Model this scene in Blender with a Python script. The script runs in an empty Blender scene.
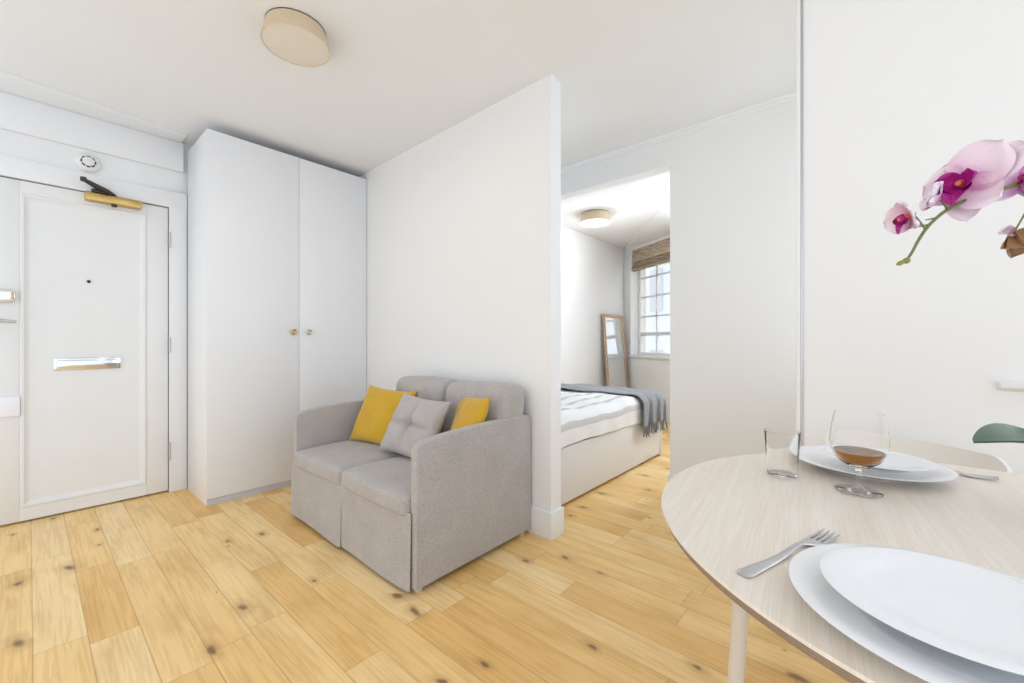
import bpy, bmesh, math, random
from mathutils import Vector, Matrix
random.seed(7)
S = bpy.context.scene
COL = S.collection
PI = math.pi
# ---------------------------------------------------------------- helpers
def lin(r, g, b):
    f = lambda c: (c/255/12.92) if c/255 <= .04045 else ((c/255+.055)/1.055)**2.4
    return (f(r), f(g), f(b), 1)

class MB:
    """collects shapes in world space, links them as one mesh object"""
    def __init__(s): s.bm = bmesh.new()
    def _add(s, verts, faces):
        vs = [s.bm.verts.new(v) for v in verts]
        for f in faces:
            try: s.bm.faces.new([vs[i] for i in f])
            except ValueError: pass
        return vs
    def box(s, x0, x1, y0, y1, z0, z1, bev=0, seg=2, M=None):
        t = bmesh.new()
        r = bmesh.ops.create_cube(t, size=1)
        for v in r['verts']:
            v.co = Vector(((x0+x1)/2+v.co.x*(x1-x0), (y0+y1)/2+v.co.y*(y1-y0), (z0+z1)/2+v.co.z*(z1-z0)))
        if bev: bmesh.ops.bevel(t, geom=t.edges[:], offset=bev, segments=seg, profile=.5, affect='EDGES')
        s.merge(t, M); return s
    def merge(s, t, M=None):
        if M is not None: bmesh.ops.transform(t, matrix=M, verts=t.verts[:])
        me = bpy.data.meshes.new('tmp'); t.to_mesh(me); t.free()
        s.bm.from_mesh(me); bpy.data.meshes.remove(me)
    def prism(s, pts, a0, a1, axis='z', bev=0, seg=2, M=None):
        """pts: outline in the other two axes (in order); extruded a0..a1 along axis"""
        def mk(p, a):
            return {'z': (p[0], p[1], a), 'y': (p[0], a, p[1]), 'x': (a, p[0], p[1])}[axis]
        t = bmesh.new(); n = len(pts)
        A = [t.verts.new(mk(p, a0)) for p in pts]; B = [t.verts.new(mk(p, a1)) for p in pts]
        fa = t.faces.new(A); fb = t.faces.new(B[::-1])
        for i in range(n): t.faces.new([A[i], B[i], B[(i+1) % n], A[(i+1) % n]])
        bmesh.ops.recalc_face_normals(t, faces=t.faces[:])
        if bev:
            ed = [e for e in t.edges if (fa in e.link_faces) or (fb in e.link_faces)]
            bmesh.ops.bevel(t, geom=ed, offset=bev, segments=seg, profile=.5, affect='EDGES')
        s.merge(t, M); return s
    def lathe(s, prof, c=(0, 0, 0), n=48, M=None, close=False):
        """prof: (r,z) list from bottom/axis on; revolve about z through c"""
        t = bmesh.new(); rings = []
        for r, z in prof:
            if r < 1e-6: rings.append([t.verts.new((0, 0, z))])
            else: rings.append([t.verts.new((r*math.cos(2*PI*i/n), r*math.sin(2*PI*i/n), z)) for i in range(n)])
        pairs = list(zip(rings, rings[1:])) + ([(rings[-1], rings[0])] if close else [])
        for A, B in pairs:
            for i in range(n):
                j = (i+1) % n
                if len(A) == 1 and len(B) == 1: continue
                if len(A) == 1: t.faces.new([A[0], B[i], B[j]])
                elif len(B) == 1: t.faces.new([A[i], B[0], A[j]])
                else: t.faces.new([A[i], B[i], B[j], A[j]])
        bmesh.ops.recalc_face_normals(t, faces=t.faces[:])
        X = Matrix.Translation(Vector(c))
        s.merge(t, X @ M if M is not None else X); return s
    def tube(s, pts, rad, n=10, caps=True):
        pts = [Vector(p) for p in pts]; m = len(pts)
        rad = rad if isinstance(rad, (list, tuple)) else [rad]*m
        t = bmesh.new(); rings = []; up = Vector((0, 0, 1))
        for i, p in enumerate(pts):
            d = (pts[min(i+1, m-1)]-pts[max(i-1, 0)]).normalized()
            if i == 0:
                a = d.cross(up)
                if a.length < 1e-3: a = d.cross(Vector((1, 0, 0)))
            else: a = a-d*a.dot(d)
            a.normalize(); b = d.cross(a)
            rings.append([t.verts.new(p+(a*math.cos(2*PI*k/n)+b*math.sin(2*PI*k/n))*rad[i]) for k in range(n)])
        for A, B in zip(rings, rings[1:]):
            for k in range(n): t.faces.new([A[k], A[(k+1) % n], B[(k+1) % n], B[k]])
        if caps: t.faces.new(rings[0]); t.faces.new(rings[-1][::-1])
        bmesh.ops.recalc_face_normals(t, faces=t.faces[:])
        s.merge(t); return s
    def grid(s, fn, nu, nv, M=None, thick=0):
        t = bmesh.new()
        V = [[t.verts.new(fn(i/nu, j/nv)) for j in range(nv+1)] for i in range(nu+1)]
        for i in range(nu):
            for j in range(nv):
                t.faces.new([V[i][j], V[i+1][j], V[i+1][j+1], V[i][j+1]])
        bmesh.ops.remove_doubles(t, verts=t.verts[:], dist=1e-6)
        bmesh.ops.recalc_face_normals(t, faces=t.faces[:])
        if thick: bmesh.ops.solidify(t, geom=t.faces[:], thickness=thick)
        s.merge(t, M); return s
    def build(s, name, mat, parent=None, smooth=35):
        me = bpy.data.meshes.new(name)
        org = Vector((0, 0, 0)); p = parent
        while p is not None: org += Vector(p.location); p = p.parent
        bmesh.ops.translate(s.bm, vec=-org, verts=s.bm.verts[:])
        s.bm.to_mesh(me); s.bm.free()
        me.materials.append(mat)
        if smooth:
            for f in me.polygons: f.use_smooth = True
            me.set_sharp_from_angle(angle=math.radians(smooth))
        o = bpy.data.objects.new(name, me); COL.objects.link(o); o.parent = parent
        return o

def empty(name, loc, label, cat, group=None):
    o = bpy.data.objects.new(name, None); COL.objects.link(o); o.location = loc
    o.empty_display_size = .1
    return tag(o, label, cat, group)
def tag(o, label, cat, group=None):
    o['label'] = label; o['category'] = cat
    if group: o['group'] = group
    return o
def struct(mb, name, mat, parent=None, smooth=35):
    o = mb.build(name, mat, parent, smooth)
    if parent is None: o['kind'] = 'structure'
    return o

# ---------------------------------------------------------------- materials
def newmat(name):
    m = bpy.data.materials.new(name); m.use_nodes = True
    nt = m.node_tree; b = nt.nodes['Principled BSDF']
    return m, nt, b
def N(nt, t, **k):
    n = nt.nodes.new(t)
    for a, v in k.items(): setattr(n, a, v)
    return n
def math_(nt, op, a, b=None, c=None):
    n = N(nt, 'ShaderNodeMath', operation=op)
    for i, v in enumerate((a, b, c)):
        if v is None: continue
        if isinstance(v, (int, float)): n.inputs[i].default_value = v
        else: nt.links.new(v, n.inputs[i])
    return n.outputs[0]
def ramp(nt, fac, stops, interp='LINEAR'):
    n = N(nt, 'ShaderNodeValToRGB'); n.color_ramp.interpolation = interp
    el = n.color_ramp.elements
    while len(el) < len(stops): el.new(.5)
    for e, (p, c) in zip(el, stops): e.position = p; e.color = c
    nt.links.new(fac, n.inputs[0]); return n.outputs[0]
def mixc(nt, fac, a, b, mode='MIX'):
    n = N(nt, 'ShaderNodeMix', data_type='RGBA', blend_type=mode)
    for i, v in ((0, fac), (6, a), (7, b)):
        if isinstance(v, (int, float, tuple)): n.inputs[i].default_value = v
        else: nt.links.new(v, n.inputs[i])
    return n.outputs[2]
def plain(name, col, rough=.5, metal=0, noise=0, scale=40, bump=0, **kw):
    """painted / plain surface with a faint procedural unevenness"""
    m, nt, b = newmat(name)
    b.inputs['Roughness'].default_value = rough; b.inputs['Metallic'].default_value = metal
    g = N(nt, 'ShaderNodeNewGeometry'); nz = N(nt, 'ShaderNodeTexNoise')
    nz.inputs['Scale'].default_value = scale; nz.inputs['Detail'].default_value = 3
    nt.links.new(g.outputs['Position'], nz.inputs['Vector'])
    k = noise
    lo = tuple(c*(1-k) for c in col[:3])+(1,); hi = tuple(min(1, c*(1+k)) for c in col[:3])+(1,)
    nt.links.new(ramp(nt, nz.outputs['Fac'], [(.3, lo), (.7, hi)]), b.inputs['Base Color'])
    if bump:
        bp = N(nt, 'ShaderNodeBump'); bp.inputs['Strength'].default_value = bump; bp.inputs['Distance'].default_value = .002
        nt.links.new(nz.outputs['Fac'], bp.inputs['Height']); nt.links.new(bp.outputs[0], b.inputs['Normal'])
    for a, v in kw.items(): b.inputs[a].default_value = v
    return m
def fabric(name, col, var=.12, scale=420, bump=.35, sheen=.25):
    m, nt, b = newmat(name)
    tc = N(nt, 'ShaderNodeNewGeometry')
    n1 = N(nt, 'ShaderNodeTexNoise'); n1.inputs['Scale'].default_value = scale; n1.inputs['Detail'].default_value = 2
    n2 = N(nt, 'ShaderNodeTexNoise'); n2.inputs['Scale'].default_value = 9; n2.inputs['Detail'].default_value = 3
    for n in (n1, n2): nt.links.new(tc.outputs['Position'], n.inputs['Vector'])
    lo = tuple(c*(1-var) for c in col[:3])+(1,); hi = tuple(min(1, c*(1+var)) for c in col[:3])+(1,)
    c1 = ramp(nt, n1.outputs['Fac'], [(.32, lo), (.68, hi)])
    c2 = ramp(nt, n2.outputs['Fac'], [(.3, (.94, .94, .94, 1)), (.7, (1.04, 1.04, 1.04, 1))])
    nt.links.new(mixc(nt, 1.0, c1, c2, 'MULTIPLY'), b.inputs['Base Color'])
    b.inputs['Roughness'].default_value = .9
    b.inputs['Sheen Weight'].default_value = sheen
    b.inputs['Specular IOR Level'].default_value = .2
    bp = N(nt, 'ShaderNodeBump'); bp.inputs['Strength'].default_value = bump; bp.inputs['Distance'].default_value = .0015
    nt.links.new(n1.outputs['Fac'], bp.inputs['Height']); nt.links.new(bp.outputs[0], b.inputs['Normal'])
    return m

def floor_mat():
    m, nt, b = newmat('oak_boards')
    g = N(nt, 'ShaderNodeNewGeometry'); sp = N(nt, 'ShaderNodeSeparateXYZ'); nt.links.new(g.outputs['Position'], sp.inputs[0])
    x, y = sp.outputs[0], sp.outputs[1]
    W = .1275
    xs = math_(nt, 'DIVIDE', math_(nt, 'SUBTRACT', x, .0085), W)
    bi = math_(nt, 'FLOOR', xs); bf = math_(nt, 'FRACT', xs)
    wn = N(nt, 'ShaderNodeTexWhiteNoise', noise_dimensions='1D'); nt.links.new(bi, wn.inputs['W'])
    r1 = wn.outputs['Value']
    L = math_(nt, 'ADD', .62, math_(nt, 'MULTIPLY', r1, .45))
    ys = math_(nt, 'DIVIDE', math_(nt, 'ADD', y, math_(nt, 'MULTIPLY', r1, 37.3)), L)
    ci = math_(nt, 'FLOOR', ys); cf = math_(nt, 'FRACT', ys)
    cv = N(nt, 'ShaderNodeCombineXYZ'); nt.links.new(bi, cv.inputs[0]); nt.links.new(ci, cv.inputs[1])
    w2 = N(nt, 'ShaderNodeTexWhiteNoise', noise_dimensions='3D'); nt.links.new(cv.outputs[0], w2.inputs['Vector'])
    sc = N(nt, 'ShaderNodeSeparateColor'); nt.links.new(w2.outputs['Color'], sc.inputs[0])
    ra, rb, rc = sc.outputs[0], sc.outputs[1], sc.outputs[2]
    base = ramp(nt, ra, [(0, (.80, .495, .18, 1)), (.35, (.87, .585, .24, 1)), (.7, (.90, .635, .29, 1)), (1, (.92, .685, .355, 1))])
    # grain: noise stretched along the board, shifted per board
    gv = N(nt, 'ShaderNodeCombineXYZ')
    nt.links.new(math_(nt, 'ADD', math_(nt, 'MULTIPLY', x, 30), math_(nt, 'MULTIPLY', rb, 40)), gv.inputs[0])
    nt.links.new(math_(nt, 'ADD', math_(nt, 'MULTIPLY', y, 1.1), math_(nt, 'MULTIPLY', rc, 40)), gv.inputs[1])
    n1 = N(nt, 'ShaderNodeTexNoise'); n1.inputs['Scale'].default_value = 1.6; n1.inputs['Detail'].default_value = 5; n1.inputs['Distortion'].default_value = .35
    nt.links.new(gv.outputs[0], n1.inputs['Vector'])
    gr = math_(nt, 'SINE', math_(nt, 'MULTIPLY', n1.outputs['Fac'], 26))
    gcol = ramp(nt, math_(nt, 'MULTIPLY_ADD', gr, .5, .5), [(0, (.93, .89, .83, 1)), (.5, (1, 1, 1, 1)), (1, (1.03, 1.03, 1.03, 1))])
    c = mixc(nt, 1.0, base, gcol, 'MULTIPLY')
    n2 = N(nt, 'ShaderNodeTexNoise'); n2.inputs['Scale'].default_value = 1.1; n2.inputs['Detail'].default_value = 4
    gv2 = N(nt, 'ShaderNodeVectorMath', operation='MULTIPLY'); gv2.inputs[1].default_value = (.25, 2.2, 1)
    nt.links.new(gv.outputs[0], gv2.inputs[0]); nt.links.new(gv2.outputs[0], n2.inputs['Vector'])
    c = mixc(nt, 1.0, c, ramp(nt, n2.outputs['Fac'], [(.25, (.86, .80, .70, 1)), (.5, (1, 1, 1, 1)), (.75, (1.07, 1.08, 1.12, 1))]), 'MULTIPLY')
    # knots
    kv = N(nt, 'ShaderNodeCombineXYZ')
    nt.links.new(math_(nt, 'MULTIPLY', x, 7.0), kv.inputs[0]); nt.links.new(math_(nt, 'MULTIPLY', y, 3.6), kv.inputs[1])
    nd = N(nt, 'ShaderNodeTexNoise'); nd.inputs['Scale'].default_value = 9; nt.links.new(g.outputs['Position'], nd.inputs['Vector'])
    kd = N(nt, 'ShaderNodeVectorMath', operation='MULTIPLY_ADD'); kd.inputs[1].default_value = (.28, .28, 0)
    nt.links.new(nd.outputs['Color'], kd.inputs[0]); nt.links.new(kv.outputs[0], kd.inputs[2])
    vo = N(nt, 'ShaderNodeTexVoronoi', voronoi_dimensions='2D'); vo.inputs['Scale'].default_value = 1.0; vo.inputs['Randomness'].default_value = 1
    nt.links.new(kd.outputs[0], vo.inputs['Vector'])
    sk = N(nt, 'ShaderNodeSeparateColor'); nt.links.new(vo.outputs['Color'], sk.inputs[0])
    size = math_(nt, 'MULTIPLY', math_(nt, 'MAXIMUM', math_(nt, 'SUBTRACT', sk.outputs[0], .66), 0), .42)   # half the cells carry a knot
    rel = math_(nt, 'DIVIDE', vo.outputs['Distance'], math_(nt, 'ADD', size, .0008))
    core = ramp(nt, rel, [(.35, (1, 1, 1, 1)), (1.0, (0, 0, 0, 1))])
    halo = ramp(nt, math_(nt, 'MULTIPLY', rel, .36), [(.3, (1, 1, 1, 1)), (1.0, (0, 0, 0, 1))])
    c = mixc(nt, math_(nt, 'MULTIPLY', halo, .38), c, (.40, .205, .065, 1))
    c = mixc(nt, math_(nt, 'MULTIPLY', core, .8), c, (.17, .085, .035, 1))
    # gaps
    e1 = math_(nt, 'MULTIPLY', math_(nt, 'MINIMUM', bf, math_(nt, 'SUBTRACT', 1, bf)), W)
    e2 = math_(nt, 'MULTIPLY', math_(nt, 'MINIMUM', cf, math_(nt, 'SUBTRACT', 1, cf)), L)
    ed = math_(nt, 'MINIMUM', e1, e2)
    gap = ramp(nt, math_(nt, 'MULTIPLY', ed, 100), [(.05, (1, 1, 1, 1)), (.19, (0, 0, 0, 1))])
    c = mixc(nt, math_(nt, 'MULTIPLY', gap, .42), c, (.19, .09, .03, 1))
    nt.links.new(c, b.inputs['Base Color'])
    nt.links.new(ramp(nt, n1.outputs['Fac'], [(.3, (.42,)*3+(1,)), (.7, (.55,)*3+(1,))]), b.inputs['Roughness'])
    b.inputs['Specular IOR Level'].default_value = .4
    bp = N(nt, 'ShaderNodeBump'); bp.inputs['Strength'].default_value = .35; bp.inputs['Distance'].default_value = .002
    nt.links.new(math_(nt, 'SUBTRACT', math_(nt, 'MULTIPLY', gr, .05), gap), bp.inputs['Height']); nt.links.new(bp.outputs[0], b.inputs['Normal'])
    return m
def laminate(name, c0, c1, ang=0.0, rough=.42):
    """pale oak veneer: fine straight grain"""
    m, nt, b = newmat(name)
    g = N(nt, 'ShaderNodeNewGeometry'); mp = N(nt, 'ShaderNodeMapping'); nt.links.new(g.outputs['Position'], mp.inputs['Vector'])
    mp.inputs['Rotation'].default_value = (0, 0, ang); mp.vector_type = 'TEXTURE'
    mp.inputs['Scale'].default_value = (1/9, 1/420, 1/9)
    n1 = N(nt, 'ShaderNodeTexNoise'); n1.inputs['Scale'].default_value = 1; n1.inputs['Detail'].default_value = 3
    nt.links.new(mp.outputs[0], n1.inputs['Vector'])
    mp2 = N(nt, 'ShaderNodeMapping'); nt.links.new(g.outputs['Position'], mp2.inputs['Vector'])
    mp2.vector_type = 'TEXTURE'; mp2.inputs['Rotation'].default_value = (0, 0, ang); mp2.inputs['Scale'].default_value = (1/3, 1/90, 1/3)
    n2 = N(nt, 'ShaderNodeTexNoise'); n2.inputs['Scale'].default_value = 1; n2.inputs['Detail'].default_value = 2
    nt.links.new(mp2.outputs[0], n2.inputs['Vector'])
    f = math_(nt, 'ADD', math_(nt, 'MULTIPLY', n1.outputs['Fac'], .65), math_(nt, 'MULTIPLY', n2.outputs['Fac'], .35))
    nt.links.new(ramp(nt, f, [(.36, c0), (.62, c1)]), b.inputs['Base Color'])
    b.inputs['Roughness'].default_value = rough; b.inputs['Coat Weight'].default_value = .35; b.inputs['Coat Roughness'].default_value = .3
    return m
def glassy(name, tint=(1, 1, 1, 1), rough=0.0, ior=1.45):
    m, nt, b = newmat(name)
    b.inputs['Base Color'].default_value = tint; b.inputs['Transmission Weight'].default_value = 1
    b.inputs['Roughness'].default_value = rough; b.inputs['IOR'].default_value = ior
    return m
def pane_mat():
    m, nt, b = newmat('window_glass')
    out = nt.nodes['Material Output']; nt.nodes.remove(b)
    tr = N(nt, 'ShaderNodeBsdfTransparent'); tr.inputs[0].default_value = (.95, .97, .98, 1)
    gl = N(nt, 'ShaderNodeBsdfGlossy'); gl.inputs['Roughness'].default_value = .02
    mx = N(nt, 'ShaderNodeMixShader'); mx.inputs[0].default_value = .06
    nt.links.new(tr.outputs[0], mx.inputs[1]); nt.links.new(gl.outputs[0], mx.inputs[2])
    nt.links.new(mx.outputs[0], out.inputs[0]); return m
def emissive(name, col, strength):
    m, nt, b = newmat(name)
    b.inputs['Base Color'].default_value = (.9, .9, .9, 1)
    b.inputs['Emission Color'].default_value = col; b.inputs['Emission Strength'].default_value = strength
    return m
def striped_duvet():
    m, nt, b = newmat('striped_cotton')
    g = N(nt, 'ShaderNodeTexCoord'); sp = N(nt, 'ShaderNodeSeparateXYZ'); nt.links.new(g.outputs['UV'], sp.inputs[0])
    f = math_(nt, 'FRACT', math_(nt, 'MULTIPLY', sp.outputs[1], 9.5))
    band = ramp(nt, f, [(0, (.84, .835, .83, 1)), (.52, (.84, .835, .83, 1)), (.56, (.62, .60, .575, 1)), (.80, (.62, .60, .575, 1)), (.84, (.84, .835, .83, 1))])
    nz = N(nt, 'ShaderNodeTexNoise'); nz.inputs['Scale'].default_value = 300; nt.links.new(g.outputs['Object'], nz.inputs['Vector'])
    nt.links.new(mixc(nt, .06, band, nz.outputs['Color'], 'OVERLAY'), b.inputs['Base Color'])
    b.inputs['Roughness'].default_value = .9; b.inputs['Specular IOR Level'].default_value = .15
    return m
def woven_blind():
    m, nt, b = newmat('woven_grass_blind')
    g = N(nt, 'ShaderNodeNewGeometry'); mp = N(nt, 'ShaderNodeMapping'); nt.links.new(g.outputs['Position'], mp.inputs[0])
    mp.inputs['Scale'].default_value = (9, 9, 150)
    n1 = N(nt, 'ShaderNodeTexNoise'); n1.inputs['Scale'].default_value = 1; n1.inputs['Detail'].default_value = 4; nt.links.new(mp.outputs[0], n1.inputs[0])
    nt.links.new(ramp(nt, n1.outputs['Fac'], [(.3, lin(128, 110, 92)), (.5, lin(176, 158, 135)), (.7, lin(208, 194, 174))]), b.inputs['Base Color'])
    b.inputs['Roughness'].default_value = .85
    return m
def petal_mat():
    m, nt, b = newmat('orchid_petal')
    g = N(nt, 'ShaderNodeTexCoord'); sp = N(nt, 'ShaderNodeSeparateXYZ'); nt.links.new(g.outputs['UV'], sp.inputs[0])
    nz = N(nt, 'ShaderNodeTexNoise'); nz.inputs['Scale'].default_value = 5
    mp = N(nt, 'ShaderNodeMapping'); mp.inputs['Scale'].default_value = (1, 9, 1); nt.links.new(g.outputs['UV'], mp.inputs[0]); nt.links.new(mp.outputs[0], nz.inputs[0])
    f = math_(nt, 'ADD', sp.outputs[0], math_(nt, 'MULTIPLY', math_(nt, 'SUBTRACT', nz.outputs['Fac'], .5), .5))
    nt.links.new(ramp(nt, f, [(.0, lin(206, 130, 186)), (.25, lin(228, 188, 216)), (.55, lin(236, 214, 228)), (1, lin(240, 228, 238))]), b.inputs['Base Color'])
    b.inputs['Roughness'].default_value = .55
    b.inputs['Subsurface Weight'].default_value = .25; b.inputs['Subsurface Radius'].default_value = (.01, .006, .008); b.inputs['Subsurface Scale'].default_value = .3
    return m

M = {}
M['wall'] = plain('matt_white_wall', (.87, .868, .862, 1), .8, noise=.006, scale=3)
M['ceiling'] = plain('white_ceiling', (.87, .87, .865, 1), .85, noise=.006, scale=3)
M['trim'] = plain('white_trim_paint', (.86, .86, .855, 1), .4, noise=.006, scale=6)
M['doorpaint'] = plain('door_paint', (.85, .845, .825, 1), .4, noise=.01, scale=6)
M['gap_shade'] = plain('gap_shade', (.12, .115, .11, 1), .9)
M['floor'] = floor_mat()
M['wardrobe'] = plain('white_foil', (.855, .86, .865, 1), .35, noise=.004, scale=3)
M['plinth'] = plain('grey_plinth', (.62, .63, .66, 1), .45, noise=.01)
M['brass'] = plain('aged_brass', (.62, .43, .15, 1), .3, 1, noise=.1, scale=60)
M['brassy_steel'] = plain('warm_steel', (.62, .56, .45, 1), .22, 1, noise=.08, scale=80)
M['chrome'] = plain('chrome', (.80, .81, .83, 1), .12, 1, noise=.02)
M['steel'] = plain('brushed_steel', (.60, .60, .62, 1), .32, 1, noise=.05, scale=200)
M['dark_metal'] = plain('dark_metal', (.075, .07, .065, 1), .45, .7, noise=.1)
M['white_plastic'] = plain('white_plastic', (.84, .83, .79, 1), .4, noise=.01)
M['bright_plastic'] = plain('bright_white_plastic', (.93, .93, .95, 1), .35, noise=.004)
M['black'] = plain('black_plastic', (.03, .03, .03, 1), .5)
M['sofa'] = fabric('grey_weave', (.445, .415, .395, 1), .24, 270, .5)
M['sofa_dark'] = plain('sofa_underside', (.10, .09, .085, 1), .9)
M['mustard'] = fabric('mustard_velvet', (.62, .365, .028, 1), .08, 300, .15, .3)
M['greycush'] = fabric('grey_linen', (.47, .435, .42, 1), .1, 350)
M['foot_wood'] = plain('pale_wood_foot', (.62, .50, .38, 1), .5, noise=.05)
M['bed'] = plain('white_faux_leather', (.76, .74, .71, 1), .5, noise=.01)
M['duvet'] = striped_duvet()
M['throw'] = fabric('grey_throw_wool', (.225, .225, .24, 1), .25, 160, .6)
M['oakframe'] = laminate('oak_frame', lin(176, 142, 110), lin(206, 176, 146))
M['mirror'] = plain('mirror_glass', (.9, .92, .92, 1), .02, 1)
M['blind'] = woven_blind()
M['lampshade'] = plain('beige_shade', lin(214, 194, 164), .7, noise=.04, scale=120)
M['lampdisc'] = emissive('lit_diffuser', (1, .97, .92, 1), 1.3)
M['lampdisc_off'] = plain('beige_diffuser', lin(232, 222, 205), .45, noise=.01)
M['lamprim'] = plain('bronze_rim', lin(120, 104, 92), .4, .6, noise=.05)
M['table'] = laminate('pale_oak_top', lin(228, 215, 199), lin(238, 229, 217), ang=.108, rough=.36)
M['tableedge'] = plain('table_edge_ply', lin(146, 128, 112), .6, noise=.08, scale=90)
M['leg'] = plain('cream_steel_leg', lin(214, 206, 194), .35, noise=.01)
M['china'] = plain('white_china', (.86, .87, .89, 1), .12, noise=.003)
M['glass'] = glassy('clear_glass', ior=1.22)
M['amber'] = glassy('amber_drink', (.30, .115, .018, 1), 0, 1.34)
M['pane'] = pane_mat()
M['chair'] = plain('cream_chair_lacquer', (.80, .79, .76, 1), .35, noise=.006)
M['petal'] = petal_mat()
M['lip'] = plain('magenta_lip', lin(165, 20, 125), .45, noise=.25, scale=220)
M['column'] = plain('coral_column', lin(225, 120, 105), .5, noise=.1, scale=200)
M['stem'] = plain('orchid_stem', lin(112, 118, 66), .5, noise=.15, scale=120)
M['bud'] = plain('green_bud', lin(138, 138, 60), .5, noise=.12, scale=160)
M['leaf'] = plain('orchid_leaf', lin(34, 74, 44), .4, noise=.15, scale=40)
M['wilt'] = plain('wilted_petal', lin(168, 134, 100), .7, noise=.15, scale=60)
M['pot'] = plain('white_ceramic_pot', (.82, .82, .80, 1), .25, noise=.004)
M['bark'] = plain('bark_mix', lin(92, 66, 46), .9, noise=.4, scale=120, bump=1)
M['facade'] = plain('pale_facade', (.80, .82, .86, 1), .8, noise=.03, scale=2)
M['facade_win'] = plain('facade_window', (.62, .66, .72, 1), .2, noise=.05)
M['pale_line'] = plain('pale_window_paint', (.74, .76, .79, 1), .4, noise=.01)

# ---------------------------------------------------------------- room
HC = 2.43            # ceiling height
X_IN, Y_DOOR = 1.78, 3.66
XL, YR = -.75, -1.6  # extent of the modelled part of the room behind the viewpoint
struct(MB().box(XL, 7.6, YR, 4.0, -.08, 0), 'floor', M['floor'])
struct(MB().box(-.9, 7.6, YR, 4.0, HC, HC+.1), 'ceiling', M['ceiling'])
# wall with the front door
DX0, DX1, DZ = -.176, .628, 1.955
b = MB()
b.box(XL, DX0, Y_DOOR, Y_DOOR+.12, 0, HC); b.box(DX1, X_IN+.12, Y_DOOR, Y_DOOR+.12, 0, HC); b.box(DX0, DX1, Y_DOOR, Y_DOOR+.12, DZ, HC)
struct(b, 'wall_back', M['wall'], smooth=0)
XW = lambda y: 1.779+(y-1.257)*.0215          # the wall behind the sofa is a touch out of square
struct(MB().prism([(XW(1.269), 1.269), (1.873, 1.269), (1.90, Y_DOOR), (XW(Y_DOOR), Y_DOOR)], 0, HC, 'z'), 'wall_middle', M['wall'], smooth=0)
# beam wall with the bedroom opening
XB = 2.825
b = MB(); b.box(XB, XB+.1, -.1, 1.031, 0, HC); b.box(XB, XB+.1, 1.031, 2.9, 2.222, HC)
struct(b, 'wall_inner', M['wall'], smooth=0)
b = MB(); b.box(X_IN+.1, XB, .0, .10, 0, .80); b.box(X_IN+.1, XB, .0, .10, 2.36, HC); b.box(X_IN+.1, X_IN+.14, .0, .10, .8, 2.36); b.box(XB-.04, XB, .0, .10, .8, 2.36)
struct(b, 'wall_return', M['wall'], smooth=0)
b = MB()
for x in (X_IN+.14, (X_IN+XB)/2+.03, XB-.08): b.box(x, x+.04, .03, .07, .8, 2.36, .003)
for z in (.8, 1.55, 2.32): b.box(X_IN+.17, XB-.07, .034, .066, z, z+.04)
w4 = struct(b, 'added_window_4', M['trim'])  # unseen kitchen window, added to brighten the inner wall and ceiling
b = MB(); b._add([(X_IN+.16, .05, .82), (XB-.06, .05, .82), (XB-.06, .05, 2.34), (X_IN+.16, .05, 2.34)], [(0, 1, 2, 3)]); b.build('pane', M['pane'], w4, 0)
# right wall with a window
WR0, WR1 = -.318, -1.45
b = MB()
b.box(X_IN, X_IN+.1, WR0, .201, 0, HC); b.box(X_IN, X_IN+.1, WR1, WR0, 0, .90); b.box(X_IN, X_IN+.1, WR1, WR0, 2.25, HC); b.box(X_IN, X_IN+.1, YR, WR1, 0, HC)
struct(b, 'wall_right', M['wall'], smooth=0)
b = MB()
for z0, z1 in ((.92, .98), (1.55, 1.60), (2.19, 2.25)): b.box(X_IN+.034, X_IN+.076, WR1+.05, WR0-.05, z0, z1)
for y in (WR0-.055, (WR0+WR1)/2-.025, WR1): b.box(X_IN+.03, X_IN+.08, y, y+.055, .92, 2.25, .004)
w2 = struct(b, 'window_2', M['trim'])
b = MB(); b._add([(X_IN+.052, y, z) for y, z in ((WR0-.05, .96), (WR1+.05, .96), (WR1+.05, 2.2), (WR0-.05, 2.2))], [(0, 1, 2, 3)]); b.build('pane', M['pane'], w2, 0)
MB().prism([(X_IN-.03, .908), (X_IN-.03, .918), (X_IN-.024, .922), (X_IN+.09, .922), (X_IN+.09, .896), (X_IN, .896)], WR1-.04, WR0+.05, 'y', .004).build('sill', M['trim'], w2)
# corner trim of the right wall: white bead and steel strip
t4 = struct(MB().box(X_IN-.010, X_IN+.1, .190, .2035, 0, HC, .002), 'trim_1', M['trim'])
MB().box(X_IN-.006, X_IN+.001, .1825, .1895, 0, HC, .001).build('steel_strip', M['steel'], t4)
# bedroom shell
C0 = Vector((5.84, 2.82)); T = Vector((-.526, -.852)).normalized(); NO = Vector((-T.y, T.x))
if NO.x < 0: NO = -NO
def wp(s, n, z): p = C0+T*s+NO*n; return Vector((p.x, p.y, z))
MW = Matrix(((T.x, NO.x, 0, C0.x), (T.y, NO.y, 0, C0.y), (0, 0, 1, 0), (0, 0, 0, 1)))   # (s, n, z) -> world
struct(MB().box(X_IN+.093, 6.2, 2.82, 2.92, 0, HC), 'wall_left', M['wall'], smooth=0)
WS0, WS1, WZ0, WZ1 = .175, 1.62, .83, 2.30
WQ0, WQ1 = 1.95, 2.95
b = MB()
b.box(-.3, WS0, 0, .26, 0, HC, M=MW); b.box(WS1, WQ0, 0, .26, 0, HC, M=MW); b.box(WQ1, 3.6, 0, .26, 0, HC, M=MW)
for a, c in ((WS0, WS1), (WQ0, WQ1)):
    b.box(a, c, 0, .26, 0, WZ0, M=MW); b.box(a, c, 0, .26, WZ1, HC, M=MW)
struct(b, 'wall_far', M['wall'], smooth=0)
pe = wp(3.5, 0, 0)
struct(MB().box(XB+.1, pe.x+.2, pe.y-.1, pe.y+.02, 0, HC), 'wall_side', M['wall'], smooth=0)
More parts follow.
